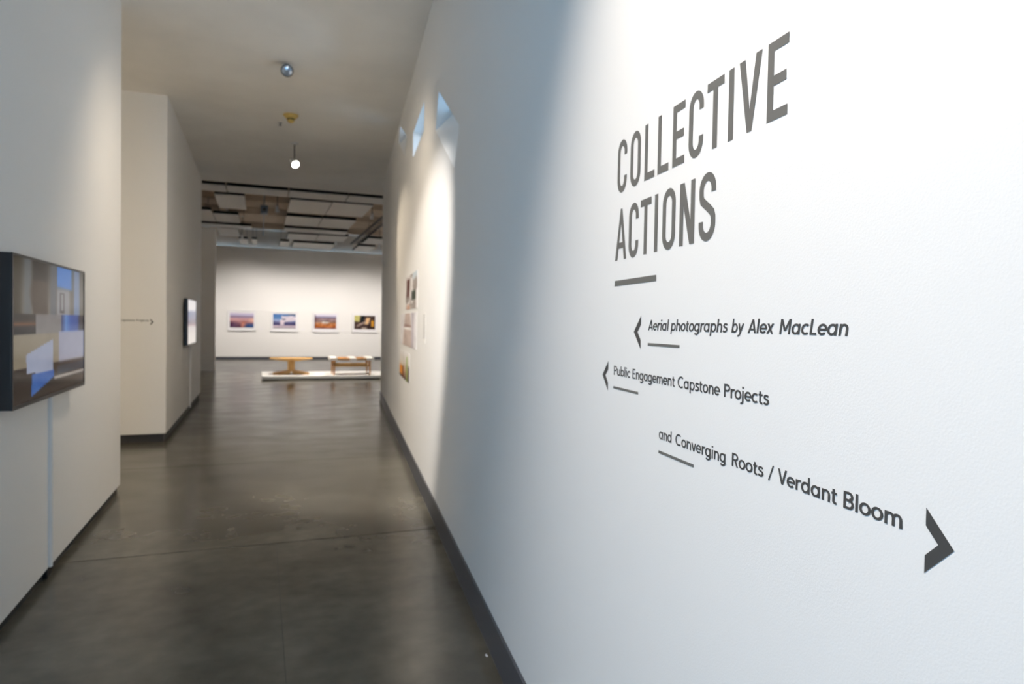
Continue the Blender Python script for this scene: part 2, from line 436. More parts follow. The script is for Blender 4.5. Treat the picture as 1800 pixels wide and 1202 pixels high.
W_ = .142
XH = .70
def glyph(ch):
    """small geometric sans: returns bmesh in units of the cap height, and its advance"""
    bm = bmesh.new(); h = W_ / 2; st = lambda x, y0, y1: poly(bm, [(x - h, y0), (x + h, y0), (x + h, y1), (x - h, y1)])
    hb = lambda x0, x1, y: poly(bm, [(x0, y - h * .92), (x1, y - h * .92), (x1, y + h * .92), (x0, y + h * .92)])
    rb = lambda pts, closed=False: ribbon(bm, pts, W_, closed)
    rx, ry, cy = .225, XH / 2 - h + .01, XH / 2
    def full(cx, cy=cy, rx=rx, ry=ry): rb(arc(cx, cy, rx, ry, 0, 360, 28)[:-1], True)
    def arch(x0, x1, top=XH, y0=0, spring=None):
        r = (x1 - x0) / 2; yy = .40; rb(arc((x0 + x1) / 2, yy, r, top - h + .01 - yy, 165, 0, 12) + [(x1, y0)])
    adv = .6
    if ch == 'o': full(.30); adv = .60
    elif ch in 'adg':
        full(.30); x = .30 + rx
        if ch == 'a': st(x, 0, XH)
        elif ch == 'd': st(x, 0, 1.04)
        else: rb([(x, XH), (x, -.02)] + arc(x - .215, -.02, .215, .20, 0, -145, 10))
        adv = .655
    elif ch in 'bp':
        full(.35); x = .35 - rx; st(x, 0 if ch == 'b' else -.29, 1.04 if ch == 'b' else XH); adv = .655
    elif ch == 'c': rb(arc(.31, cy, rx + .01, ry, 48, 312, 20)); adv = .53
    elif ch == 'C': rb(arc(.43, .5, .35, .445, 50, 310, 24)); adv = .76
    elif ch == 'e':
        rb(arc(.30, cy, rx + .005, ry, 0, 318, 24)); hb(.30 - rx, .30 + rx + h, cy - .005); adv = .59
    elif ch in 'nh': st(.12, 0, XH if ch == 'n' else 1.04); arch(.12, .50); adv = .605
    elif ch == 'm': st(.12, 0, XH); arch(.12, .46); arch(.46, .80); adv = .91
    elif ch == 'r': st(.12, 0, XH); rb(arc(.34, .40, .22, .245, 165, 70, 8)); adv = .41
    elif ch == 'u': st(.49, 0, XH); rb([(.11, XH)] + arc(.30, .30, .19, .245, 180, 345, 12)); adv = .61
    elif ch == 'i': st(.12, 0, XH); poly(bm, [(.12 - h * 1.1, .86), (.12 + h * 1.1, .86), (.12 + h * 1.1, 1.0), (.12 - h * 1.1, 1.0)]); adv = .245
    elif ch == 'j': rb([(.12, XH), (.12, -.08)] + arc(-.04, -.08, .16, .16, -15, -110, 6)); poly(bm, [(.12 - h * 1.1, .86), (.12 + h * 1.1, .86), (.12 + h * 1.1, 1.0), (.12 - h * 1.1, 1.0)]); adv = .245
    elif ch == 'l': st(.12, 0, 1.04); adv = .245
    elif ch == 't': rb([(.16, .88), (.16, .18)] + arc(.29, .18, .13, .125, 195, 300, 8)); hb(.03, .36, XH - h); adv = .38
    elif ch == 's':
        rb([(.41, .56), (.36, .615), (.28, .645), (.20, .64), (.135, .60), (.115, .53), (.135, .455), (.21, .40), (.30, .365), (.385, .315), (.415, .235), (.395, .145), (.33, .08), (.24, .055), (.145, .075), (.075, .135)]); adv = .49
    elif ch == 'v': diag(bm, .07, XH, .27, 0, W_); diag(bm, .47, XH, .27, 0, W_); adv = .54
    elif ch == 'y': diag(bm, .07, XH, .285, .0, W_); rb([(.49, XH), (.255, -.06), (.20, -.17), (.13, -.225), (.04, -.225)]); adv = .55
    elif ch == 'x': diag(bm, .07, XH, .43, 0, W_); diag(bm, .43, XH, .07, 0, W_); adv = .50
    elif ch == 'A': diag(bm, .07, 0, .335, 1, W_); diag(bm, .60, 0, .335, 1, W_); hb(.15, .52, .27); adv = .67
    elif ch == 'V': diag(bm, .07, 1, .335, 0, W_); diag(bm, .60, 1, .335, 0, W_); adv = .66
    elif ch == 'E': st(.14, 0, 1); hb(.14, .54, 1 - h); hb(.14, .51, .51); hb(.14, .54, h); adv = .60
    elif ch == 'L': st(.14, 0, 1); hb(.14, .50, h); adv = .54
    elif ch == 'M': st(.14, 0, 1); st(.76, 0, 1); diag(bm, .15, 1, .45, .22, W_ * .98); diag(bm, .75, 1, .45, .22, W_ * .98); adv = .90
    elif ch in 'PR':
        st(.14, 0, 1); rb([(.14, 1 - h), (.36, 1 - h)] + arc(.36, .715, .20, .222, 90, -90, 12) + [(.14, .493)])
        if ch == 'R': diag(bm, .36, .48, .55, 0, W_)
        adv = .62 if ch == 'P' else .66
    elif ch == 'B':
        st(.14, 0, 1); rb([(.14, 1 - h), (.37, 1 - h)] + arc(.37, .725, .165, .212, 90, -90, 10) + [(.14, .513)]); rb([(.14, .513), (.38, .513)] + arc(.38, .288, .195, .225, 90, -90, 10) + [(.14, h)]); adv = .66
    elif ch == '/': diag(bm, .04, -.04, .30, 1.04, W_ * .55); adv = .34
    return bm, adv

HW = .128   # title stroke, in cap heights
def title_glyph(ch, wd):
    """condensed title letters; wd = letter width in cap heights"""
    bm = bmesh.new(); h = HW / 2; st = lambda x: poly(bm, [(x - h, 0), (x + h, 0), (x + h, 1), (x - h, 1)])
    hb = lambda x0, x1, y: poly(bm, [(x0, y - h), (x1, y - h), (x1, y + h), (x0, y + h)])
    r = wd / 2 - h; ry = .19; cx = wd / 2; top = 1 - h + .012 - ry; bot = h - .012 + ry
    if ch == 'O': ribbon(bm, arc(cx, top, r, ry, 0, 180, 18) + arc(cx, bot, r, ry, 180, 360, 18), HW, True)
    elif ch == 'C': ribbon(bm, [(wd - h, .70)] + arc(cx, top, r, ry, 0, 180, 18) + arc(cx, bot, r, ry, 180, 360, 18) + [(wd - h, .30)], HW)
    elif ch == 'L': st(h); hb(h, wd, h)
    elif ch == 'E': st(h); hb(h, wd, h); hb(h, wd, 1 - h); hb(h, wd - .035, .5)
    elif ch == 'T': st(cx); hb(0, wd, 1 - h)
    elif ch == 'I': st(wd / 2)
    elif ch == 'V':
        poly(bm, [(0, 1), (.135, 1), (cx + .0, .30), (cx, 0), (cx - .055, 0)]); poly(bm, [(wd, 1), (cx + .055, 0), (cx, 0), (cx, .30), (wd - .135, 1)])
    elif ch == 'A':
        poly(bm, [(0, 0), (.118, 0), (cx, .70), (cx, 1), (cx - .042, 1)]); poly(bm, [(wd, 0), (cx + .042, 1), (cx, 1), (cx, .70), (wd - .118, 0)])
        poly(bm, [(.10, .225), (wd - .10, .225), (wd - .125, .34), (.125, .34)])
    elif ch == 'N':
        st(h); st(wd - h); poly(bm, [(0, 1), (.145, 1), (wd, 0), (wd - .145, 0)])
    elif ch == 'S':
        t1 = .195; c1 = 1 - h + .012 - t1; c0 = h - .012 + t1
        pts = [(wd - h, .705)] + arc(cx, c1, r, t1, 0, 180, 16) + [(h + .005, .665), (h + .03, .60), (cx - .06, .545), (cx + .06, .465), (wd - h - .03, .40), (wd - h - .003, .335)] + arc(cx, c0, r, t1, 0, -180, 16) + [(h, .295)]
        ribbon(bm, pts, HW)
    return bm

OFF = .0006
# local lettering frame on the right wall: x to the reader's right (falling s), y up, z out of the wall
def wall_frame(s, z):
    m = Matrix.Identity(4); ax = -dR; ay = Vector((0, 0, 1)); az = -nR; p = RW(s, z, OFF)
    for i in range(3): m[i][0], m[i][1], m[i][2], m[i][3] = ax[i], ay[i], az[i], p[i]
    return m
def front_frame(x, y, z):
    m = Matrix.Identity(4); ax = Vector((1, 0, 0)); ay = Vector((0, 0, 1)); az = Vector((0, -1, 0))
    for i in range(3): m[i][0], m[i][1], m[i][2] = ax[i], ay[i], az[i]
    m.translation = Vector((x, y - OFF, z)); return m

def title_word(name, letters, z0, cap, label):
    s_left = letters[0][1]
    root = empty(name); root.matrix_world = wall_frame(s_left, z0); tag(root, label, 'lettering', 'title words on the wall')
    for ch, sa, sb in letters:
        bm = title_glyph(ch, (sa - sb) / cap)
        bm.transform(Matrix.Translation((s_left - sa, 0, 0)) @ Matrix.Diagonal((cap, cap, 1, 1)))
        bm_obj('letter', bm, 'title', root)
title_word('title_lettering', [('C', 1.5946, 1.5368), ('O', 1.5161, 1.4584), ('L', 1.4363, 1.3838), ('L', 1.3692, 1.3169), ('E', 1.2997, 1.2477), ('C', 1.2312, 1.1748), ('T', 1.1621, 1.1032), ('I', 1.0874, 1.0715), ('V', 1.0549, .9886), ('E', .9726, .9197)], 1.8378, .1280, 'large dark grey word COLLECTIVE, upper line of the wall title')
title_word('title_lettering', [('A', 1.5988, 1.5291), ('C', 1.5166, 1.4611), ('T', 1.4515, 1.3949), ('I', 1.3770, 1.3615), ('O', 1.3384, 1.2795), ('N', 1.2615, 1.2000), ('S', 1.1833, 1.1224)], 1.6677, .1280, 'large dark grey word ACTIONS, lower line of the wall title')

def text_line(name, frame, words, cap, slant, label, group=None):
    """words: (text, x0, x1) in metres along the frame's x"""
    root = empty(name); root.matrix_world = frame; tag(root, label, 'lettering', group)
    for txt, x0, x1 in words:
        gl = [(c,) + glyph(c) for c in txt]
        lo = min(v.co.x for v in gl[0][1].verts); tot = sum(a for _, _, a in gl)
        last = gl[-1]; hi = tot - last[2] + max(v.co.x for v in last[1].verts)
        k = (x1 - x0) / ((hi - lo) * cap); x = -lo
        for c, bm, adv in gl:
            bm.transform(Matrix.Translation((x, 0, 0)))
            for v in bm.verts: v.co = Vector((x0 + v.co.x * cap * k + slant * v.co.y * cap, v.co.y * cap, v.co.z))
            bm_obj('letter', bm, 'vinyl', root); x += adv
    return root
def seg(s_left, words): return [(t, s_left - a, s_left - b) for t, a, b in words]
CAPS = .0236
s = 1.3968
text_line('direction_lettering', wall_frame(s, 1.4930), seg(s, [('Aerial', 1.3968, 1.3005), ('photographs', 1.2880, 1.0725), ('by', 1.0589, 1.0230), ('Alex', 1.0094, .9395), ('MacLean', .9236, .7752)]), CAPS, .17, 'small italic line reading Aerial photographs by Alex MacLean', 'small direction lines')
s = 1.5904
text_line('direction_lettering', wall_frame(s, 1.3765), seg(s, [('Public', 1.5904, 1.4893), ('Engagement', 1.4761, 1.2638), ('Capstone', 1.2520, 1.0909), ('Projects', 1.0774, .9440)]), CAPS, 0, 'small line reading Public Engagement Capstone Projects on the title wall', 'small direction lines')
s = 1.3310
text_line('direction_lettering', wall_frame(s, 1.2572), seg(s, [('and', 1.3310, 1.2723), ('Converging', 1.2555, 1.0625), ('Roots', 1.0465, .9536), ('/', .9418, .9270), ('Verdant', .9170, .7850), ('Bloom', .7732, .6726)]), CAPS, 0, 'small line reading and Converging Roots / Verdant Bloom', 'small direction lines')
text_line('direction_lettering', front_frame(-1.680, 9.04, 1.4585), [('Public', -.225, -.124), ('Engagement', -.111, .101), ('Capstone', .115, .276), ('Projects', .290, .4245), ], CAPS, 0, 'tiny line ending Capstone Projects on the far wall block', 'small direction lines')

def flat(name, frame, pts, label, cat, group):
    bm = bmesh.new(); poly(bm, pts); o = bm_obj(name, bm, 'title'); o.matrix_world = frame; return tag(o, label, cat, group)
def bar(s0, s1, z0, z1, label): return flat('underline_bar', wall_frame(s0, z0), [(0, 0), (s0 - s1, 0), (s0 - s1, z1 - z0), (0, z1 - z0)], label, 'underline', 'underline bars')
bar(1.5977, 1.3620, 1.6026, 1.6166, 'thick dark bar beneath the word ACTIONS')
bar(1.3966, 1.2480, 1.4580, 1.4642, 'thin dark bar beneath the Aerial photographs line')
bar(1.5916, 1.4420, 1.3417, 1.3477, 'thin dark bar beneath the Public Engagement line')
bar(1.3310, 1.1788, 1.2254, 1.2315, 'thin dark bar beneath the Converging Roots line')
CHV = [(0, .0390), (0, .0178), (.0178, 0), (0, -.0178), (0, -.0390), (.0389, 0)]
def chevron(frame, left, label):
    pts = [((-x if left else x), y) for x, y in CHV]
    bm = bmesh.new(); i = [bm.verts.new((*p, 0)) for p in pts]
    bm.faces.new((i[0], i[1], i[2], i[5])); bm.faces.new((i[5], i[2], i[3], i[4]))
    o = bm_obj('arrow_mark', bm, 'vinyl'); o.matrix_world = frame; tag(o, label, 'arrow', 'chevron arrows')
chevron(wall_frame(1.4352, 1.4880), True, 'dark chevron pointing left before the Aerial photographs line')
chevron(wall_frame(1.6285, 1.3712), True, 'dark chevron pointing left before the Public Engagement line')
chevron(wall_frame(.6390, 1.2546), False, 'large-looking dark chevron pointing right after Verdant Bloom')
chevron(front_frame(-1.242, 9.04, 1.4525), False, 'tiny dark chevron pointing right on the far wall block')

# ================================================================== TELEVISIONS
def tv1_pic(u, v):
    n = (fbm(u * 9, v * 9, 3) - .5) * 14
    if v < .76: c = grad([(0, (104, 102, 94)), (.40, (150, 146, 138)), (.55, (176, 168, 152)), (.76, (172, 162, 144))], v)
    else: c = mixc((70, 58, 50), (92, 78, 66), fbm(u * 3, v * 30, 5))
    if v < .42:
        c = mixc(c, (92, 84, 66), 1 - sst(.05, .12, u)); c = mixc(c, (132, 138, 142), sst(.10, .14, u) * (1 - sst(.18, .22, u)) * .8)
        body = sst(.19 + .03 * math.sin(v * 20), .23, u) * (1 - sst(.39, .43, u)) * (1 - sst(.36, .42, v))
        c = mixc(c, (96, 80, 66) if v > .14 else (66, 58, 52), body * .9)
        c = mixc(c, (122, 128, 138), sst(.43, .46, u) * (1 - sst(.52, .54, u)) * .8)
        c = mixc(c, (96, 158, 222), sst(.535, .55, u) * (1 - sst(.14 + .1 * (u - .55), .19, v)) * (1 - sst(.74, .82, u)))
        c = mixc(c, (182, 184, 190), sst(.535, .55, u) * sst(.15, .2, v) * (1 - sst(.72, .76, u)) * .8)
        if .585 < u < .655 and .2 < v < .37 and not (.60 < u < .64 and .22 < v < .35): c = (110, 104, 108)
        c = mixc(c, (150, 176, 214), sst(.80, .83, u) * (1 - sst(.90, .93, u)) * .8)
    if .385 < v < .53:
        if u < .26: c = grad([(.385, (60, 54, 52)), (.43, (72, 66, 66)), (.455, (150, 108, 74)), (.475, (62, 60, 70)), (.53, (34, 36, 46))], v)
        elif u > .60: c = grad([(.60, (40, 72, 130)), (.68, (120, 170, 224)), (.76, (40, 110, 190)), (.88, (56, 108, 180)), (.93, (26, 40, 72)), (1, (24, 32, 54))], u)
        else: c = mixc(c, (158, 156, 158), .8)
    if v > .52 and u > .57: c = mixc(c, (188, 194, 222), .75 * (1 - sst(.74, .8, v)))
    # white slanted sheet and its blue mirror image
    if .14 + .05 * (v - .6) < u < .485 and .575 + (.485 - u) * .28 < v < .80 + (u - .14) * .1: c = (188, 195, 214)
    if .20 + .06 * (1 - v) < u < .50 and .82 < v < .975 - (u - .2) * .35: c = mixc((52, 112, 190), (120, 160, 214), fbm(u * 8, v * 8, 2))
    if u > .5 and abs(v - (.885 - .06 * (u - .75) ** 2)) < .014: c = (196, 190, 184)
    if u > .55 and .79 < v < .86: c = mixc(c, (88, 110, 140), .6)
    return tuple(255 * (max(0, x + n) / 255) ** 1.4 for x in c)
def tv2_pic(u, v):
    c = grad([(0, (206, 210, 222)), (.22, (224, 224, 230)), (.27, (96, 116, 158)), (.40, (58, 72, 122)), (.50, (84, 84, 112)), (.57, (150, 104, 110)), (.60, (214, 206, 206)), (1, (232, 226, 220))], v)
    if .27 < v < .57: c = mixc(c, (140, 132, 150), .5 * fbm(u * 6, v * 12, 4))
    return c

def television(wall_x, y0, y1, z0, z1, gap, th, pic, m, label, cable_y):
    root = empty('television', (wall_x, (y0 + y1) / 2, z0)); tag(root, label, 'television', 'wall televisions')
    w, h = y1 - y0, z1 - z0; hy = w / 2; xf = gap + th
    box('wall_bracket', (.001, -.18, h * .3), (gap + .005, .18, h * .7), 'dmetal', root)
    hs = box('housing', (gap, -hy, 0), (xf - .006, hy, h), 'black', root, .004)
    bz = .012
    vs = []
    for a in ((-hy, 0), (hy, 0), (hy, h), (-hy, h)): vs.append((xf, *a))
    for a in ((-hy + bz, bz * 1.5), (hy - bz, bz * 1.5), (hy - bz, h - bz), (-hy + bz, h - bz)): vs.append((xf, *a))
    vs += [(xf - .008, y, z) for _, y, z in vs]
    fs = []
    for q in range(4):
        n = (q + 1) % 4
        fs += [(q, n, 4 + n, 4 + q), (8 + q, 8 + n, n, q), (4 + q, 4 + n, 12 + n, 12 + q)]
    mesh('bezel', vs, fs, 'black', hs)
    # picture: the viewer faces -x, so the picture's left is the near (small y) side
    picture('screen', (xf - .003, -hy + bz, h - bz), (0, w - 2 * bz, 0), (0, 0, -(h - 2.5 * bz)), pic, m, hs, 150, 90)
    # cable cover runs down the wall
    cab = empty('cable_cover', (wall_x, cable_y, 0)); 
    box('channel', (0, -.016, .06), (.016, .016, z0 + .12), 'white', cab, .003); box('ridge', (.016, -.005, .06), (.019, .005, z0 + .12), 'white', cab)
    return cab
cab = television(XL1, 3.62, 4.945, 1.066, 1.786, .025, .055, tv1_pic, 'screen', 'large black television on the near left wall, dim picture', 4.49)
tag(cab, 'white cable channel running down below the near television', 'cable cover', 'cable covers')
cab = television(XL2, 10.86, 12.22, 1.10, 1.80, .02, .05, tv2_pic, 'screen2', 'far television on the wall block, bright landscape slide', 11.95)
tag(cab, 'white cable channel running down below the far television', 'cable cover', 'cable covers')
tag(box('wall_socket', (XL1 - .02, 4.445, .004), (XL1 + .004, 4.535, .052), 'black', None, .004), 'black outlet at the foot of the near cable channel', 'outlet')

# ================================================================== CEILING FITTINGS
def lamp(root_loc, head, target, lit, label, power=0, color=NEUT, size=R(40), blend=.5, lens='lamp', soft=.045, r=.062, group='ceiling spot lamps'):
    """ceiling spot: canopy, stem, yoke, can and lens; the light sits in front of the lens"""
    root = empty('spot_lamp', root_loc); tag(root, label, 'lamp', group)
    P = Vector(root_loc); Hd = Vector(head) - P; d = (Vector(target) - Vector(head)).normalized(); mt = Matrix.Translation(Hd) @ aim(d)
    lathe('canopy', [(0, 0), (.055, 0), (.055, -.012), (.03, -.028), (0, -.028)], 'grille', root)
    j = Hd - d * .05 + Vector((0, 0, r * .7))
    tube('stem', [(0, 0, -.02), (0, 0, min(-.03, j.z + .02)), tuple(j)], .010, 'dmetal', root)
    can = lathe('can', [(0, .15), (r * .55, .15), (r * .72, .10), (r * .95, .02), (r, 0), (r, -.012), (r * .88, -.012), (r * .86, 0)], 'dmetal' if not lit else 'grille', root, mtx=mt)
    lathe('lens', [(r * .87, -.004), (r * .6, -.010), (0, -.014)], lens if lit else 'lens', can, mtx=mt)
    if power > 0:
        ld = bpy.data.lights.new('spot_light', 'SPOT'); ld.energy = power; ld.color = color; ld.spot_size = 2 * size; ld.spot_blend = blend; ld.shadow_soft_size = soft
        lo = bpy.data.objects.new('spot_light', ld); COL.objects.link(lo); lo.parent = root; lo.matrix_local = Matrix.Translation(Hd + d * .03) @ aim(d)
    return root
lamp((.235, 7.46, CEIL), (.235, 7.33, 4.075), (.05, 3.2, 2.2), False, 'unlit ceiling lamp nearest the viewer, round glass face')
lamp((.455, 10.62, CEIL), (.46, 10.42, 3.81), RW(8.1, 1.9), True, 'glowing ceiling spot lamp deeper in the hall', P_BACK, WARM, R(23), 1.0)
# lamps above and behind the viewer that light the title wall and the prints
lamp((-.68, 2.62, CEIL), (-.68, 2.66, 4.02), RW(7.08, .45), True, 'ceiling spot above the viewer aimed at the wall prints', P_PHOTO, NEUT, R(20.5), .55, 'lampn')
lamp((-.70, .75, CEIL), (-.70, .75, 4.0), RW(1.0, 1.75), True, 'ceiling spot above the viewer aimed at the wall title', P_TEXT, (1.0, .87, .74), R(31), 1.0, 'lampn')
lamp((.2, 5.15, CEIL), (.2, 5.2, 4.0), (.2, 7.8, 0), True, 'added warm fill lamp above the frame, brightening the hall', P_HALL_FILL, WARM, R(66), 1.0, 'lampn', soft=.09)  # unseen flood, added as warm fill for the hall
lamp((-3.6, 8.2, CEIL), (-3.6, 8.15, 3.95), (-5.2, 6.57, 2.8), True, 'ceiling spot in the side passage', P_PASSAGE, WARM, R(50), .9, 'lampn')

sd = empty('smoke_detector', (.345, 9.20, CEIL)); tag(sd, 'yellowed smoke detector on the hall ceiling between the two lamps', 'smoke detector')
lathe('base_plate', [(0, 0), (.095, 0), (.095, -.014), (.06, -.05), (0, -.05)], 'yellow', sd)
lathe('vent_ring', [(0, -.05), (.047, -.05), (.047, -.066), (0, -.066)], 'dyellow', sd)
lathe('sensor_cap', [(0, -.066), (.05, -.066), (.042, -.085), (.03, -.10), (0, -.104)], 'yellow', sd)
sp = empty('sprinkler_head', (.225, 9.62, CEIL)); tag(sp, 'tiny dark sprinkler head beside the smoke detector', 'sprinkler')
lathe('escutcheon', [(0, 0), (.028, 0), (.024, -.008), (0, -.01)], 'metal', sp); lathe('deflector', [(0, -.01), (.007, -.012), (.007, -.03), (.02, -.034), (.02, -.038), (0, -.038)], 'dmetal', sp)

# ================================================================== GALLERY CEILING PANELS
K = 2.8 / 3.0      # panels hang at z = 4.3
PZ, PT = 4.30, .085
PAN = [('strip', -2.12, -.77, 16.38, 17.2), ('strip', -.75, .58, 16.38, 17.2), ('strip', .60, 1.94, 16.38, 17.2), ('strip', 1.96, 3.3, 16.38, 17.2),
       ('square', -1.07, -.39, 17.56, 19.7), ('left', -2.3, -1.31, 20.28, 22.5), ('left', -1.29, -.62, 20.80, 22.5), ('left', -1.9, -.30, 23.1, 23.8), ('left', -1.38, -.71, 24.0, 26.1),
       ('left', -.78, -.48, 26.85, 28.85), ('left', -.34, -.15, 26.8, 28.7),
       ('right', .665, 1.67, 17.52, 19.58), ('right', 1.69, 2.70, 17.46, 19.54), ('right', .67, 1.66, 20.33, 22.2), ('right', 1.68, 2.64, 20.30, 22.2),
       ('right', .70, 2.72, 22.95, 23.85), ('right', .86, 1.87, 24.34, 26.1), ('right', 1.89, 2.89, 24.25, 25.95), ('right', .67, 1.04, 26.9, 28.85), ('right', 1.16, 2.70, 26.98, 28.95),
       ('right', 3.6, 4.6, 24.3, 26.1), ('right', 3.61, 4.27, 26.95, 28.9)]
PLAB = ['first strip panel by the hall ceiling, behind the left wall edge', 'second strip panel by the hall ceiling, left of centre', 'third strip panel by the hall ceiling, right of centre', 'last strip panel by the hall ceiling, against the right wall',
        'lone square hanging panel at upper left of the gallery', 'hanging panel cut off by the left wall edge', 'short hanging panel beside the one at the left edge', 'long thin hanging panel on the left, above the wall end', 'small hanging panel low on the left, behind the thin one',
        'small bright panel by the far wall, left cluster', 'narrowest bright panel by the far wall, left cluster', 'front left panel of the large right pair', 'front right panel of the large right pair', 'left panel of the second right pair', 'right panel of the second right pair',
        'long thin hanging panel between the right pairs', 'left panel of the third right pair', 'right panel of the third right pair', 'short bright panel by the far wall, right of centre', 'long bright panel by the far wall',
        'hanging panel at far right beyond the cable tray', 'bright panel at far right by the far wall']
for (kd, x0, x1, y0, y1), lb in zip(PAN, PLAB):
    x0, x1, y0, y1 = x0 * K, x1 * K, y0 * K, y1 * K; y1 = min(y1, 27.1)
    root = empty('ceiling_panel', ((x0 + x1) / 2, (y0 + y1) / 2, PZ)); tag(root, lb, 'ceiling panel', 'hanging acoustic panels')
    a, b = (x1 - x0) / 2, (y1 - y0) / 2
    box('face_board', (-a, -b, 0), (a, b, .012), 'panel', root)
    box('edge_frame', (-a + .004, -b + .004, .012), (a - .004, b - .004, PT), 'blackm', root)
    for sx in (-1, 1): tube('hanger', [(sx * a * .7, 0, PT), (sx * a * .7, 0, 4.95 - PZ)], .006, 'dmetal', root, 6)
for k, (x, yy) in enumerate(((.065, (15.2, 27.2)), (-.95, (15.2, 27.2)))):
    tag(tube('conduit_pipe', [(x, yy[0], 4.72), (x, yy[1], 4.72)], .022, 'metal', None, 8), ['thin conduit running down the middle gap of the ceiling', 'thin conduit running above the left ceiling panels'][k], 'pipe', 'ceiling conduits')
for k, y in enumerate((17.6, 19.7, 22.2, 25.4)):
    tag(box('ceiling_beam', (X_G0, y - .05, 4.76), (X_G1, y + .05, 4.95), 'gceil'), 'tan cross beam under the gallery ceiling, %s from the hall' % ('nearest', 'second', 'third', 'farthest')[k], 'beam', 'gallery ceiling beams')
tr = empty('cable_tray', (3.45, 19.5, 4.55)); tag(tr, 'dark open cable tray running along the right of the gallery ceiling', 'cable tray')
for sx in (-.13, .13): box('side_rail', (sx - .012, -3.5, 0), (sx + .012, 7.6, .07), 'dmetal', tr)
for k in range(23): box('rung', (-.118, -3.3 + k * .48, .02), (.118, -3.27 + k * .48, .04), 'dmetal', tr)
hd = empty('hanging_device', (.065, 19.0, 4.695)); tag(hd, 'small blue-grey device hanging from the middle conduit', 'projector')
tube('drop_rod', [(0, 0, 0), (0, 0, -.16)], .012, 'metal', hd); box('casing', (-.09, -.12, -.38), (.09, .12, -.16), 'bluegrey', hd, .015); lathe('nose', [(0, 0), (.05, 0), (.045, .05), (0, .05)], 'dmetal', hd, mtx=Matrix.Translation((0, -.12, -.28)) @ Matrix.Rotation(R(90), 4, 'X'))

# spot heads washing the far wall, plus two added fill spots over the plinth
for k, x in enumerate((-3.4, -.60, .93, 2.43, 3.95, 6.0)):
    lamp((x, 24.05, 4.95), (x, 24.1, 4.20), (x, Y_FAR, .5), True, 'added gallery fill lamp %s' % ('beyond the wall end', 'facing the lilac aerial photograph', 'facing the photograph with the white plume', 'facing the autumn landscape photograph', 'facing the dark photograph', 'out at the right')[k], P_WASH, (1, .925, .86), R(46), 1.0, 'lampn', r=.05, group='gallery spot heads')
lamp((.36, 17.3, 4.95), (.36, 17.35, 4.15), (.75, 18.3, .4), True, 'added fill spot above the pedestal table', P_PLINTH_FILL, (1, .9, .78), R(32), .9, 'lampn', r=.05, group='gallery spot heads')
lamp((2.64, 17.3, 4.95), (2.64, 17.35, 4.15), (2.25, 18.2, .4), True, 'added fill spot above the bench', P_PLINTH_FILL, (1, .9, .78), R(32), .9, 'lampn', r=.05, group='gallery spot heads')

# ================================================================== PICTURES
def f1(u, v):
    n = fbm(u * 5, v * 5, 11)
    c = grad([(0, (206, 196, 220)), (.16, (196, 190, 216)), (.21, (136, 130, 166)), (.30, (170, 140, 160)), (.42, (208, 164, 166)), (.55, (196, 146, 146)), (.75, (132, 92, 106)), (1, (86, 58, 76))], v)
    c = mixc(c, (80, 54, 84), (1 - sst(.1, .45, u)) * sst(.45, .8, v) * .8); c = mixc(c, (206, 132, 112), sst(.4, .55, u) * (1 - sst(.6, .75, u)) * sst(.5, .7, v) * .9)
    c = mixc(c, (52, 78, 128), sst(.45 + .35 * (1 - v), .75 + .2 * (1 - v), u) * sst(.66, .82, v)); c = mixc(c, (240, 196, 176), sst(.7, .95, u) * sst(.28, .4, v) * (1 - sst(.55, .65, v)) * .7)
    return tuple(x + (n - .5) * 50 * sst(.25, .5, v) for x in c)
def f2(u, v):
    n = fbm(u * 6, v * 6, 21)
    c = grad([(0, (70, 112, 170)), (.25, (86, 128, 182)), (.45, (150, 166, 204)), (.62, (84, 84, 124)), (.78, (70, 66, 104)), (.84, (212, 196, 206)), (.92, (190, 172, 186)), (1, (80, 78, 92))], v)
    pl = sst(.30 + .1 * math.sin(v * 7), .40, u + (n - .5) * .2) * sst(.10, .20, v + (n - .5) * .1) * (1 - sst(.5 + .1 * (1 - u), .6, v + (u - .4) * .15)); c = mixc(c, (226, 214, 222), pl * .95)
    col = sst(.28, .34, u) * (1 - sst(.46, .52, u)) * sst(.4, .5, v) * (1 - sst(.76, .82, v)); c = mixc(c, (220, 206, 216), col)
    c = mixc(c, (58, 78, 110), sst(.55, .8, u) * (1 - sst(.08, .14, v)) * .9); c = mixc(c, (54, 70, 98), sst(.38, .42, u) * (1 - sst(.52, .58, u)) * sst(.3, .36, v) * (1 - sst(.42, .46, v)) * .7)
    return tuple(x + (n - .5) * 40 for x in c)
def f3(u, v):
    n = fbm(u * 8, v * 9, 31); n2 = fbm(u * 16, v * 14, 37)
    c = grad([(0, (214, 210, 228)), (.12, (206, 200, 222)), (.17, (96, 92, 124)), (.30, (150, 124, 128)), (.5, (140, 116, 110)), (.62, (176, 118, 78)), (.85, (182, 106, 54)), (1, (104, 66, 70))], v)
    c = mixc(c, (198, 186, 176), sst(.3, .4, u) * (1 - sst(.6, .7, u)) * sst(.46, .52, v) * (1 - sst(.58, .66, v))); c = mixc(c, (84, 84, 84), sst(.25, .35, u) * (1 - sst(.55, .65, u)) * sst(.38, .42, v) * (1 - sst(.44, .5, v)) * .8)
    c = mixc(c, (84, 60, 68), (1 - sst(0, .1, u)) * .6)
    return tuple(x + ((n - .5) * 80 + (n2 - .5) * 50) * sst(.17, .3, v) for x in c)
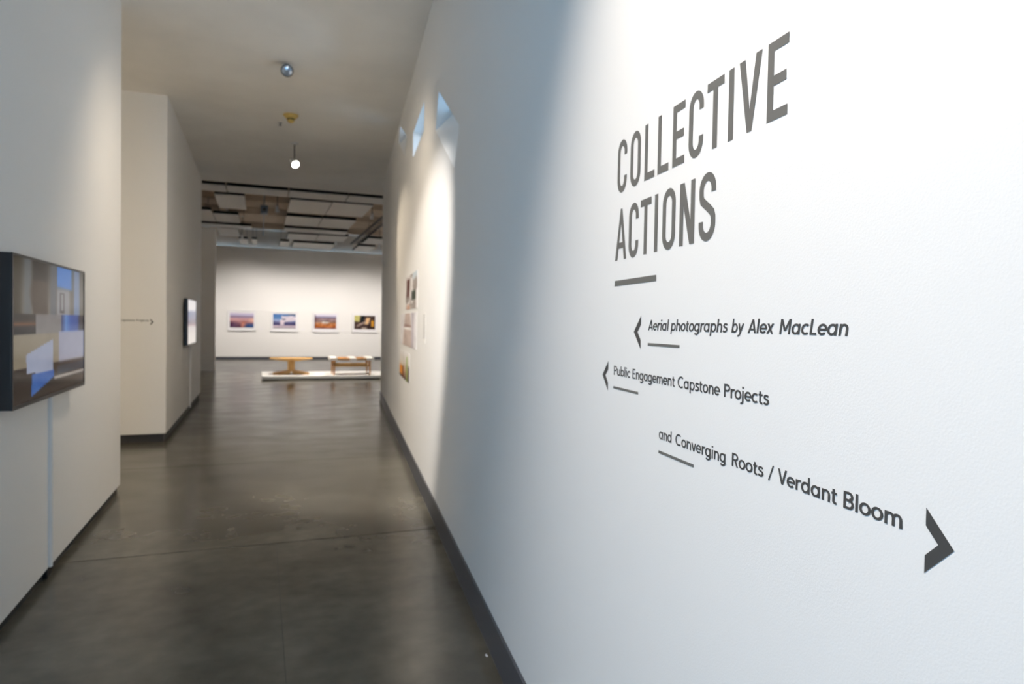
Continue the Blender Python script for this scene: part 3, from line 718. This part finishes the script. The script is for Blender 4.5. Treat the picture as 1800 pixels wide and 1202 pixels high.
def f4(u, v):
    n = fbm(u * 7, v * 7, 41)
    c = mixc((46, 34, 32), (92, 72, 68), n)
    c = mixc(c, (196, 190, 118), (1 - sst(.24, .34, u + v * .1)) * (1 - sst(.40, .50, v)) * (.7 + .5 * n)); c = mixc(c, (16, 26, 30), sst(.27, .34, u + (v - .3) * .15) * (1 - sst(.44, .52, u + v * .12)) * (1 - sst(.42, .55, v)))
    c = mixc(c, (226, 186, 138), sst(.50, .56, u + (v - .4) * .2) * (1 - sst(.68, .74, u + (v - .4) * .25)) * sst(.10, .2, v) * (1 - sst(.58, .68, v))); c = mixc(c, (170, 150, 140), sst(.05, .2, u) * (1 - sst(.5, .6, u)) * (1 - sst(.04, .11, abs(v - (.86 - .75 * u)))) * .9)
    c = mixc(c, (214, 152, 44), sst(.78, .84, u) * (1 - sst(.90, .95, u)) * sst(.3, .4, v) * (1 - sst(.75, .85, v))); c = mixc(c, (200, 186, 172), sst(.3, .4, u) * (1 - sst(.55, .65, u)) * sst(.82, .9, v) * .8)
    return tuple(x + (n - .5) * 30 for x in c)
for k, (cx, cz, fn, lb) in enumerate(((-.666, 1.474, f1, 'framed lilac and pink aerial photograph, leftmost on the far wall'), (.856, 1.452, f2, 'framed blue photograph with a white plume, second on the far wall'), (2.385, 1.447, f3, 'framed orange-brown autumn landscape photograph, third on the far wall'), (3.915, 1.462, f4, 'framed dark photograph with yellow accents, rightmost on the far wall'))):
    root = empty('framed_photograph', (cx, Y_FAR, cz - .385)); tag(root, lb, 'photograph', 'framed photographs on the far wall')
    W2, H2, fwid, dp = .505, .77, .022, .045
    box('frame_rail', (-W2, -dp, 0), (W2, -.001, fwid), 'white', root); box('frame_rail', (-W2, -dp, H2 - fwid), (W2, -.001, H2), 'white', root)
    for sx in (-1, 1): box('frame_rail', (min(sx * W2, sx * (W2 - fwid)), -dp, fwid), (max(sx * W2, sx * (W2 - fwid)), -.001, H2 - fwid), 'white', root)
    bd = box('mat_board', (-W2 + fwid, -.028, fwid), (W2 - fwid, -.002, H2 - fwid), 'paper', root)
    zb = 1.203 - (cz - .385)
    picture('print', (-.415, -.0295, zb + .55), (.83, 0, 0), (0, 0, -.55), fn, 'print_', bd, 72, 48)
    if k < 4:
        c = box('label_card', (cx + .62, Y_FAR - .004, 1.13), (cx + .74, Y_FAR - .0005, 1.20), 'paper'); tag(c, 'small white caption card right of the %s photograph' % ('lilac aerial', 'white plume', 'autumn landscape', 'rightmost dark')[k], 'label', 'caption cards')

def w1(u, v):
    n = fbm(u * 4, v * 3.2, 51)
    c = mixc((224, 220, 220), (150, 142, 138), sst(.42, .6, n)); c = mixc(c, (96, 62, 58), sst(.04, .1, u) * (1 - sst(.36, .44, u + .1 * v)) * sst(.05, .15, v) * (1 - sst(.55, .7, v)))
    c = mixc(c, (70, 76, 68), sst(.5, .58, u) * (1 - sst(.85, .92, u)) * sst(.45, .55, v) * (1 - sst(.72, .8, v))); c = mixc(c, (196, 140, 110), sst(.02, .2, u) * (1 - sst(.3, .5, u)) * sst(.8, .95, v) * .7)
    c = mixc(c, (190, 206, 216), sst(.5, .7, u) * (1 - sst(.1, .25, v)) * .8)
    return tuple(x + (n - .5) * 40 for x in c)
def w2(u, v):
    n = fbm(u * 5, v * 4, 61); c = (228, 226, 230)
    path = 1 - sst(.10 + .12 * v, .20 + .2 * v, abs(u - .5)); c = mixc(c, (196, 180, 174), path); c = mixc(c, (158, 130, 124), path * (1 - sst(.03, .09, abs(v - .4 - .1 * (u - .5)))) * .9)
    c = mixc(c, (182, 176, 186), sst(.70, .76, u) * (1 - sst(.84, .9, u)) * .8); c = mixc(c, (240, 240, 240), (1 - sst(.02, .05, abs(v - .46))) * path)
    return tuple(x + (n - .5) * 34 for x in c)
def w3(u, v):
    n = fbm(u * 5, v * 4, 71); c = grad([(0, (236, 234, 234)), (.4, (222, 216, 208)), (.7, (190, 160, 130)), (.9, (140, 112, 96)), (1, (80, 70, 70))], v)
    c = mixc(c, (226, 148, 62), (1 - sst(.30, .45, u)) * sst(.5, .65, v) * (1 - sst(.85, .95, v))); c = mixc(c, (120, 66, 44), sst(.30, .36, u) * (1 - sst(.42, .48, u)) * sst(.5, .6, v)); c = mixc(c, (150, 176, 96), sst(.70, .75, u) * (1 - sst(.80, .85, u)) * sst(.1, .2, v))
    c = mixc(c, (70, 66, 66), sst(.86, .92, u) * sst(.4, .55, v))
    return tuple(x + (n - .5) * 36 for x in c)
for (s0, s1, z0, z1, fn, lb) in ((7.75, 6.49, 1.648, 2.014, w1, 'uppermost unframed print on the right wall, dark red and white'), (8.48, 6.51, 1.240, 1.605, w2, 'middle unframed print on the right wall, pale with a grey path'), (8.52, 7.21, .845, 1.165, w3, 'lowest unframed print on the right wall, orange and green')):
    root = empty('mounted_print', RW((s0 + s1) / 2, z0)); tag(root, lb, 'photograph', 'unframed prints on the right wall')
    b = rw_box('backing_board', s0, s1, z0, z1, .0005, .003, 'paper', root); b.data.transform(Matrix.Translation(-root.location))
    p = picture('print', RW(s0, z1, .0036) - root.location, -dR * (s0 - s1), (0, 0, z0 - z1), fn, 'print_', b, 80, 40)
tx = empty('text_panel', RW(5.87, 1.325)); tag(tx, 'narrow white text panel right of the unframed prints', 'text panel')
b = rw_box('panel_board', 5.97, 5.77, 1.325, 1.592, .0003, .0015, 'wall', tx); b.data.transform(Matrix.Translation(-tx.location))
for k in range(12):
    q = rw_box('text_rule', 5.955, 5.80 + random.random() * .03, 1.565 - k * .018, 1.571 - k * .018, .0015, .0018, 'metal', tx); q.data.transform(Matrix.Translation(-tx.location))

# ================================================================== PLINTH, TABLE, BENCH
pl = empty('display_plinth', (1.9, 18.35, 0)); tag(pl, 'low white display plinth carrying the table and bench', 'plinth')
box('deck', (-1.865, -.74, .035), (2.6, .85, .105), 'plinth', pl, .004); box('recessed_foot', (-1.82, -.70, 0), (2.55, .80, .035), 'recess', pl)
PTOP = .105
tb = empty('pedestal_table', (.75, 18.22, PTOP)); tag(tb, 'pale wooden pedestal table with tapered top on the plinth', 'table')
# top: boat-shaped, thick at the middle and thin at its ends
def boat(name, L_, Wd, z0, z1, zt, m, parent, seg=36, pw=2.4):
    bm = bmesh.new(); top, low, mid = [], [], []
    for i in range(seg):
        a = 2 * math.pi * i / seg; ca, sa = math.cos(a), math.sin(a)
        x = L_ * math.copysign(abs(ca) ** (2 / pw), ca); y = Wd * math.copysign(abs(sa) ** (2 / pw), sa)
        top.append(bm.verts.new((x, y, zt))); mid.append(bm.verts.new((x, y, zt - .022))); low.append(bm.verts.new((x * .45, y * .55, z0)))
    for i in range(seg):
        j = (i + 1) % seg; bm.faces.new((mid[i], mid[j], top[j], top[i])); bm.faces.new((low[i], low[j], mid[j], mid[i]))
    bm.faces.new(top); bm.faces.new(low[::-1]); return bm_obj(name, bm, m, parent)
boat('table_top', .54, .38, .352, 0, .425, 'oak', tb)
box('pillar', (-.085, -.13, .075), (.085, .13, .36), 'oak', tb, .008)
# sled feet, rising to the pillar
for sx in (-1, 1):
    bm = bmesh.new()
    pr = [(sx * .02, .02), (sx * .02, .13), (sx * .12, .105), (sx * .44, .045), (sx * .44, 0), (sx * .30, 0)]
    a = [bm.verts.new((x, -.16, z)) for x, z in pr]; b = [bm.verts.new((x, .16, z)) for x, z in pr]; n = len(pr)
    bm.faces.new(a); bm.faces.new(b[::-1])
    for i in range(n): bm.faces.new((a[i], b[i], b[(i + 1) % n], a[(i + 1) % n]))
    bm_obj('foot', bm, 'oak', tb)
bn = empty('bench', (2.25, 18.05, PTOP)); tag(bn, 'wooden bench with white seat bands, right on the plinth', 'bench')
HX, HY, SZ = .50, .30, .425
for sx in (-1, 1):
    for sy in (-1, 1):
        bm = bmesh.new(); x, y = sx * (HX - .05), sy * (HY - .03)
        tp = [bm.verts.new((x + a * .030, y + b * .026, SZ - .01)) for a, b in ((-1, -1), (1, -1), (1, 1), (-1, 1))]
        bt = [bm.verts.new((x + sx * .012 + a * .016, y + b * .016, 0)) for a, b in ((-1, -1), (1, -1), (1, 1), (-1, 1))]
        bm.faces.new(tp); bm.faces.new(bt[::-1])
        for i in range(4): bm.faces.new((bt[i], bt[(i + 1) % 4], tp[(i + 1) % 4], tp[i]))
        bm_obj('leg', bm, 'beech', bn)
for sy in (-1, 1): box('seat_rail', (-HX - .02, sy * HY - .02, SZ - .03), (HX + .02, sy * HY + .02, SZ + .02), 'beech', bn, .006)
for sx in (-1, 1): box('end_rail', (sx * HX - .02, -HY, SZ - .025), (sx * HX + .02, HY, SZ + .015), 'beech', bn, .006)
box('stretcher', (-HX + .06, -.02, .20), (HX - .06, .02, .30), 'oak', bn, .005)
for sx in (-1, 1): box('side_stretcher', (sx * (HX - .05) - .012, -HY + .03, .22), (sx * (HX - .05) + .012, HY - .03, .26), 'beech', bn)
for x0, x1 in ((-.56, -.38), (-.07, .10), (.36, .56)):
    bm = bmesh.new(); box_bm(bm, (x0, -HY - .03, SZ - .04), (x1, HY + .03, SZ + .035), .012); bm_obj('seat_band', bm, 'cloth', bn)
for x0, x1 in ((-.37, -.08), (.11, .35)): box('seat_slat', (x0, -HY + .02, SZ - .005), (x1, HY - .02, SZ + .012), 'beech', bn)

# unseen fill lamps, added to brighten the gallery and the lobby
for k, (x, y, tx_, ty_) in enumerate(((6.2, 19.0, 8.9, 19.0), (6.2, 23.5, 8.9, 23.5), (-4.8, 17.5, -6.9, 17.5))):
    lamp((x, y, 4.95), (x, y, 4.2), (tx_, ty_, .9), True, 'added gallery fill lamp %s' % ('washing the hidden right wall, hall end', 'washing the hidden right wall, far end', 'washing the hidden left wall')[k], P_SIDE_FILL, (1, .93, .87), R(50), 1.0, 'lampn', r=.05, group='gallery spot heads')
for k, (x, y) in enumerate(((-3.2, -.5), (-1.0, -2.6))):
    lamp((x, y, CEIL), (x, y, 4.0), (x, y + .01, 0), True, 'added lobby fill lamp %s' % ('on the left behind the viewer', 'straight behind the viewer')[k], P_LOBBY_FILL, NEUT, R(65), 1.0, 'lampn', group='added lobby fill lamps')

# scrap lying on the floor by the title wall
tag(mesh('paper_scrap', [(.966, 2.808, .0006), (.974, 2.814, .0006), (.972, 2.832, .004), (.964, 2.828, .0015), (.966, 2.808, .0001), (.974, 2.814, .0001), (.972, 2.832, .0030), (.964, 2.828, .0008)],
         [(0, 1, 2, 3), (7, 6, 5, 4), (0, 4, 5, 1), (1, 5, 6, 2), (2, 6, 7, 3), (3, 7, 4, 0)], 'paper'), 'tiny white paper scrap on the floor by the title wall', 'paper')
